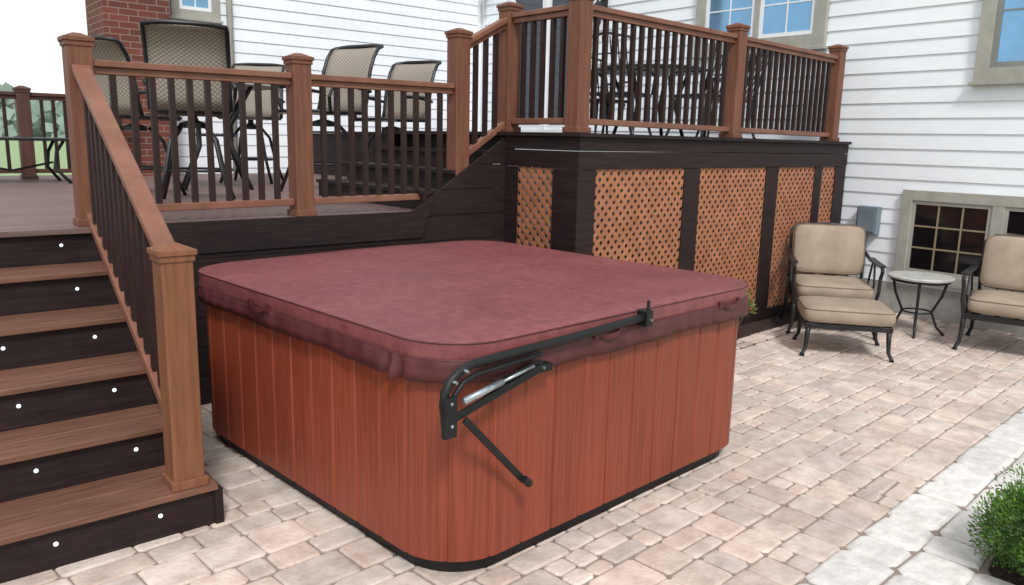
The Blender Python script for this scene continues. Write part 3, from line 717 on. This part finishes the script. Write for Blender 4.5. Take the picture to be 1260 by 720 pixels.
# ---------------------------------------------------------------- plants
def leaves(mb,n,fn,size,up=.3,asp=.45):
    for _ in range(n):
        p,nrm=fn();d=(nrm+Vector((random.gauss(0,.5),random.gauss(0,.5),random.gauss(up,.4)))).normalized()
        s=d.cross(Vector((random.gauss(0,1),random.gauss(0,1),random.gauss(0,1)))).normalized()
        L=size*random.uniform(.6,1.3);w=L*asp
        mb.add([p-s*w*.15,p+d*L*.5-s*w*.5,p+d*L,p+d*L*.5+s*w*.5],[(0,1,2,3)],rnd=random.random())
def shrub(loc,r,h,n,size,lab,m,name='shrub',asp=.35,nl=16):
    e=empty(name,loc,lab,'shrub')
    lob=[]
    for i in range(nl):
        a_=2*PI*i/nl*2.4;q=math.sqrt((i+.5)/nl)*.66;zz=h*(.74-.62*q*random.uniform(.5,1.5))
        lob.append((Vector((q*r*math.cos(a_),q*r*math.sin(a_),max(.09,zz))),r*random.uniform(.32,.44)))
    def fn():
        c,rr=random.choice(lob);v=Vector((random.gauss(0,1),random.gauss(0,1),random.gauss(0,1))).normalized()
        q=c+Vector((v.x,v.y,v.z*1.0))*rr*random.uniform(.5,1.0)
        if q.z<.02:q.z=random.uniform(.02,.12)
        return q,v
    a=MB();leaves(a,n,fn,size,.6,asp);a.build('foliage',m,e,fixn=False)
    for i in range(0,nl,2):
        c,rr=lob[i];a=MB();a.tube([(0,0,0),(c.x*.3,c.y*.3,c.z*.5),tuple(c)],[.012,.009,.004],6);a.build('stem',M['bark'],e)
shrub((SH.x,SH.y,-.01),.42,.54,60000,.019,'green feathery shrub at the lower right corner beside the pale border stones',M['leaf'],nl=40)
shrub((5.75,3.86,-.01),.17,.60,420,.05,'small olive green plant in the mulch between the tub and the lattice',M['leaf2'],'small_plant',nl=8)
fw=MB()
for k in range(9000):
    an=random.uniform(math.radians(55),math.radians(135));d=random.uniform(150,175)
    hh=6.0+1.8*math.sin(an*23)+1.4*math.sin(an*61+1);z=hh*random.random()**.8
    p=Vector((math.cos(an)*d,math.sin(an)*d,z));s_=random.uniform(.5,1.3)
    e=Vector((-math.sin(an),math.cos(an),0));u=Vector((0,0,1))
    q=random.uniform(0,PI);e2=e*math.cos(q)+u*math.sin(q);u2=u*math.cos(q)-e*math.sin(q)
    fw.add([p-e2*s_,p-u2*s_,p+e2*s_,p+u2*s_],[(0,1,2,3)],rnd=random.random())
tag(fw.build('far_wood',M['farwood'],fixn=False),'pale hazy line of distant trees beyond the far deck railing','trees',kind='stuff')
# ---------------------------------------------------------------- camera
cam=bpy.data.cameras.new('camera');co=bpy.data.objects.new('camera',cam);COL.objects.link(co)
cam.sensor_fit='HORIZONTAL';cam.sensor_width=36;cam.lens=975/1260*36;cam.clip_end=1500;cam.clip_start=.05
PITCH=math.radians(10.9);ROLL=math.radians(1.3)
co.matrix_world=Matrix.Translation((0,0,1.65))@Matrix.Rotation(math.radians(-40),4,'Z')@Matrix.Rotation(PI/2-PITCH,4,'X')@Matrix.Rotation(ROLL,4,'Z')
scn.camera=co
# ---------------------------------------------------------------- light
w=bpy.data.worlds.new('World');scn.world=w;w.use_nodes=True;N=w.node_tree.nodes;L=w.node_tree.links
bg=N['Background'];out=N['World Output']
sky=N.new('ShaderNodeTexSky');sky.sky_type='NISHITA';sky.sun_disc=False
EL=math.radians(48);AZ=math.radians(208)
sky.sun_elevation=EL;sky.sun_rotation=AZ
hs=N.new('ShaderNodeHueSaturation');hs.inputs['Saturation'].default_value=.45;L.new(sky.outputs[0],hs.inputs['Color']);L.new(hs.outputs[0],bg.inputs['Color']);bg.inputs['Strength'].default_value=.13
b2=N.new('ShaderNodeBackground');b2.inputs['Color'].default_value=(.97,.985,1,1);b2.inputs['Strength'].default_value=1.36
mx=N.new('ShaderNodeMixShader');mx.inputs[0].default_value=.7;L.new(bg.outputs[0],mx.inputs[1]);L.new(b2.outputs[0],mx.inputs[2]);L.new(mx.outputs[0],out.inputs['Surface'])
sl=bpy.data.lights.new('sun','SUN');sl.energy=2.6;sl.angle=math.radians(11);sl.color=(1,.975,.94)
so=bpy.data.objects.new('sun',sl);COL.objects.link(so)
d=Vector((math.sin(AZ)*math.cos(EL),math.cos(AZ)*math.cos(EL),math.sin(EL)));so.rotation_euler=d.to_track_quat('Z','Y').to_euler();so.location=(0,0,20)
scn.view_settings.view_transform='Standard';scn.view_settings.look='None';scn.view_settings.exposure=0
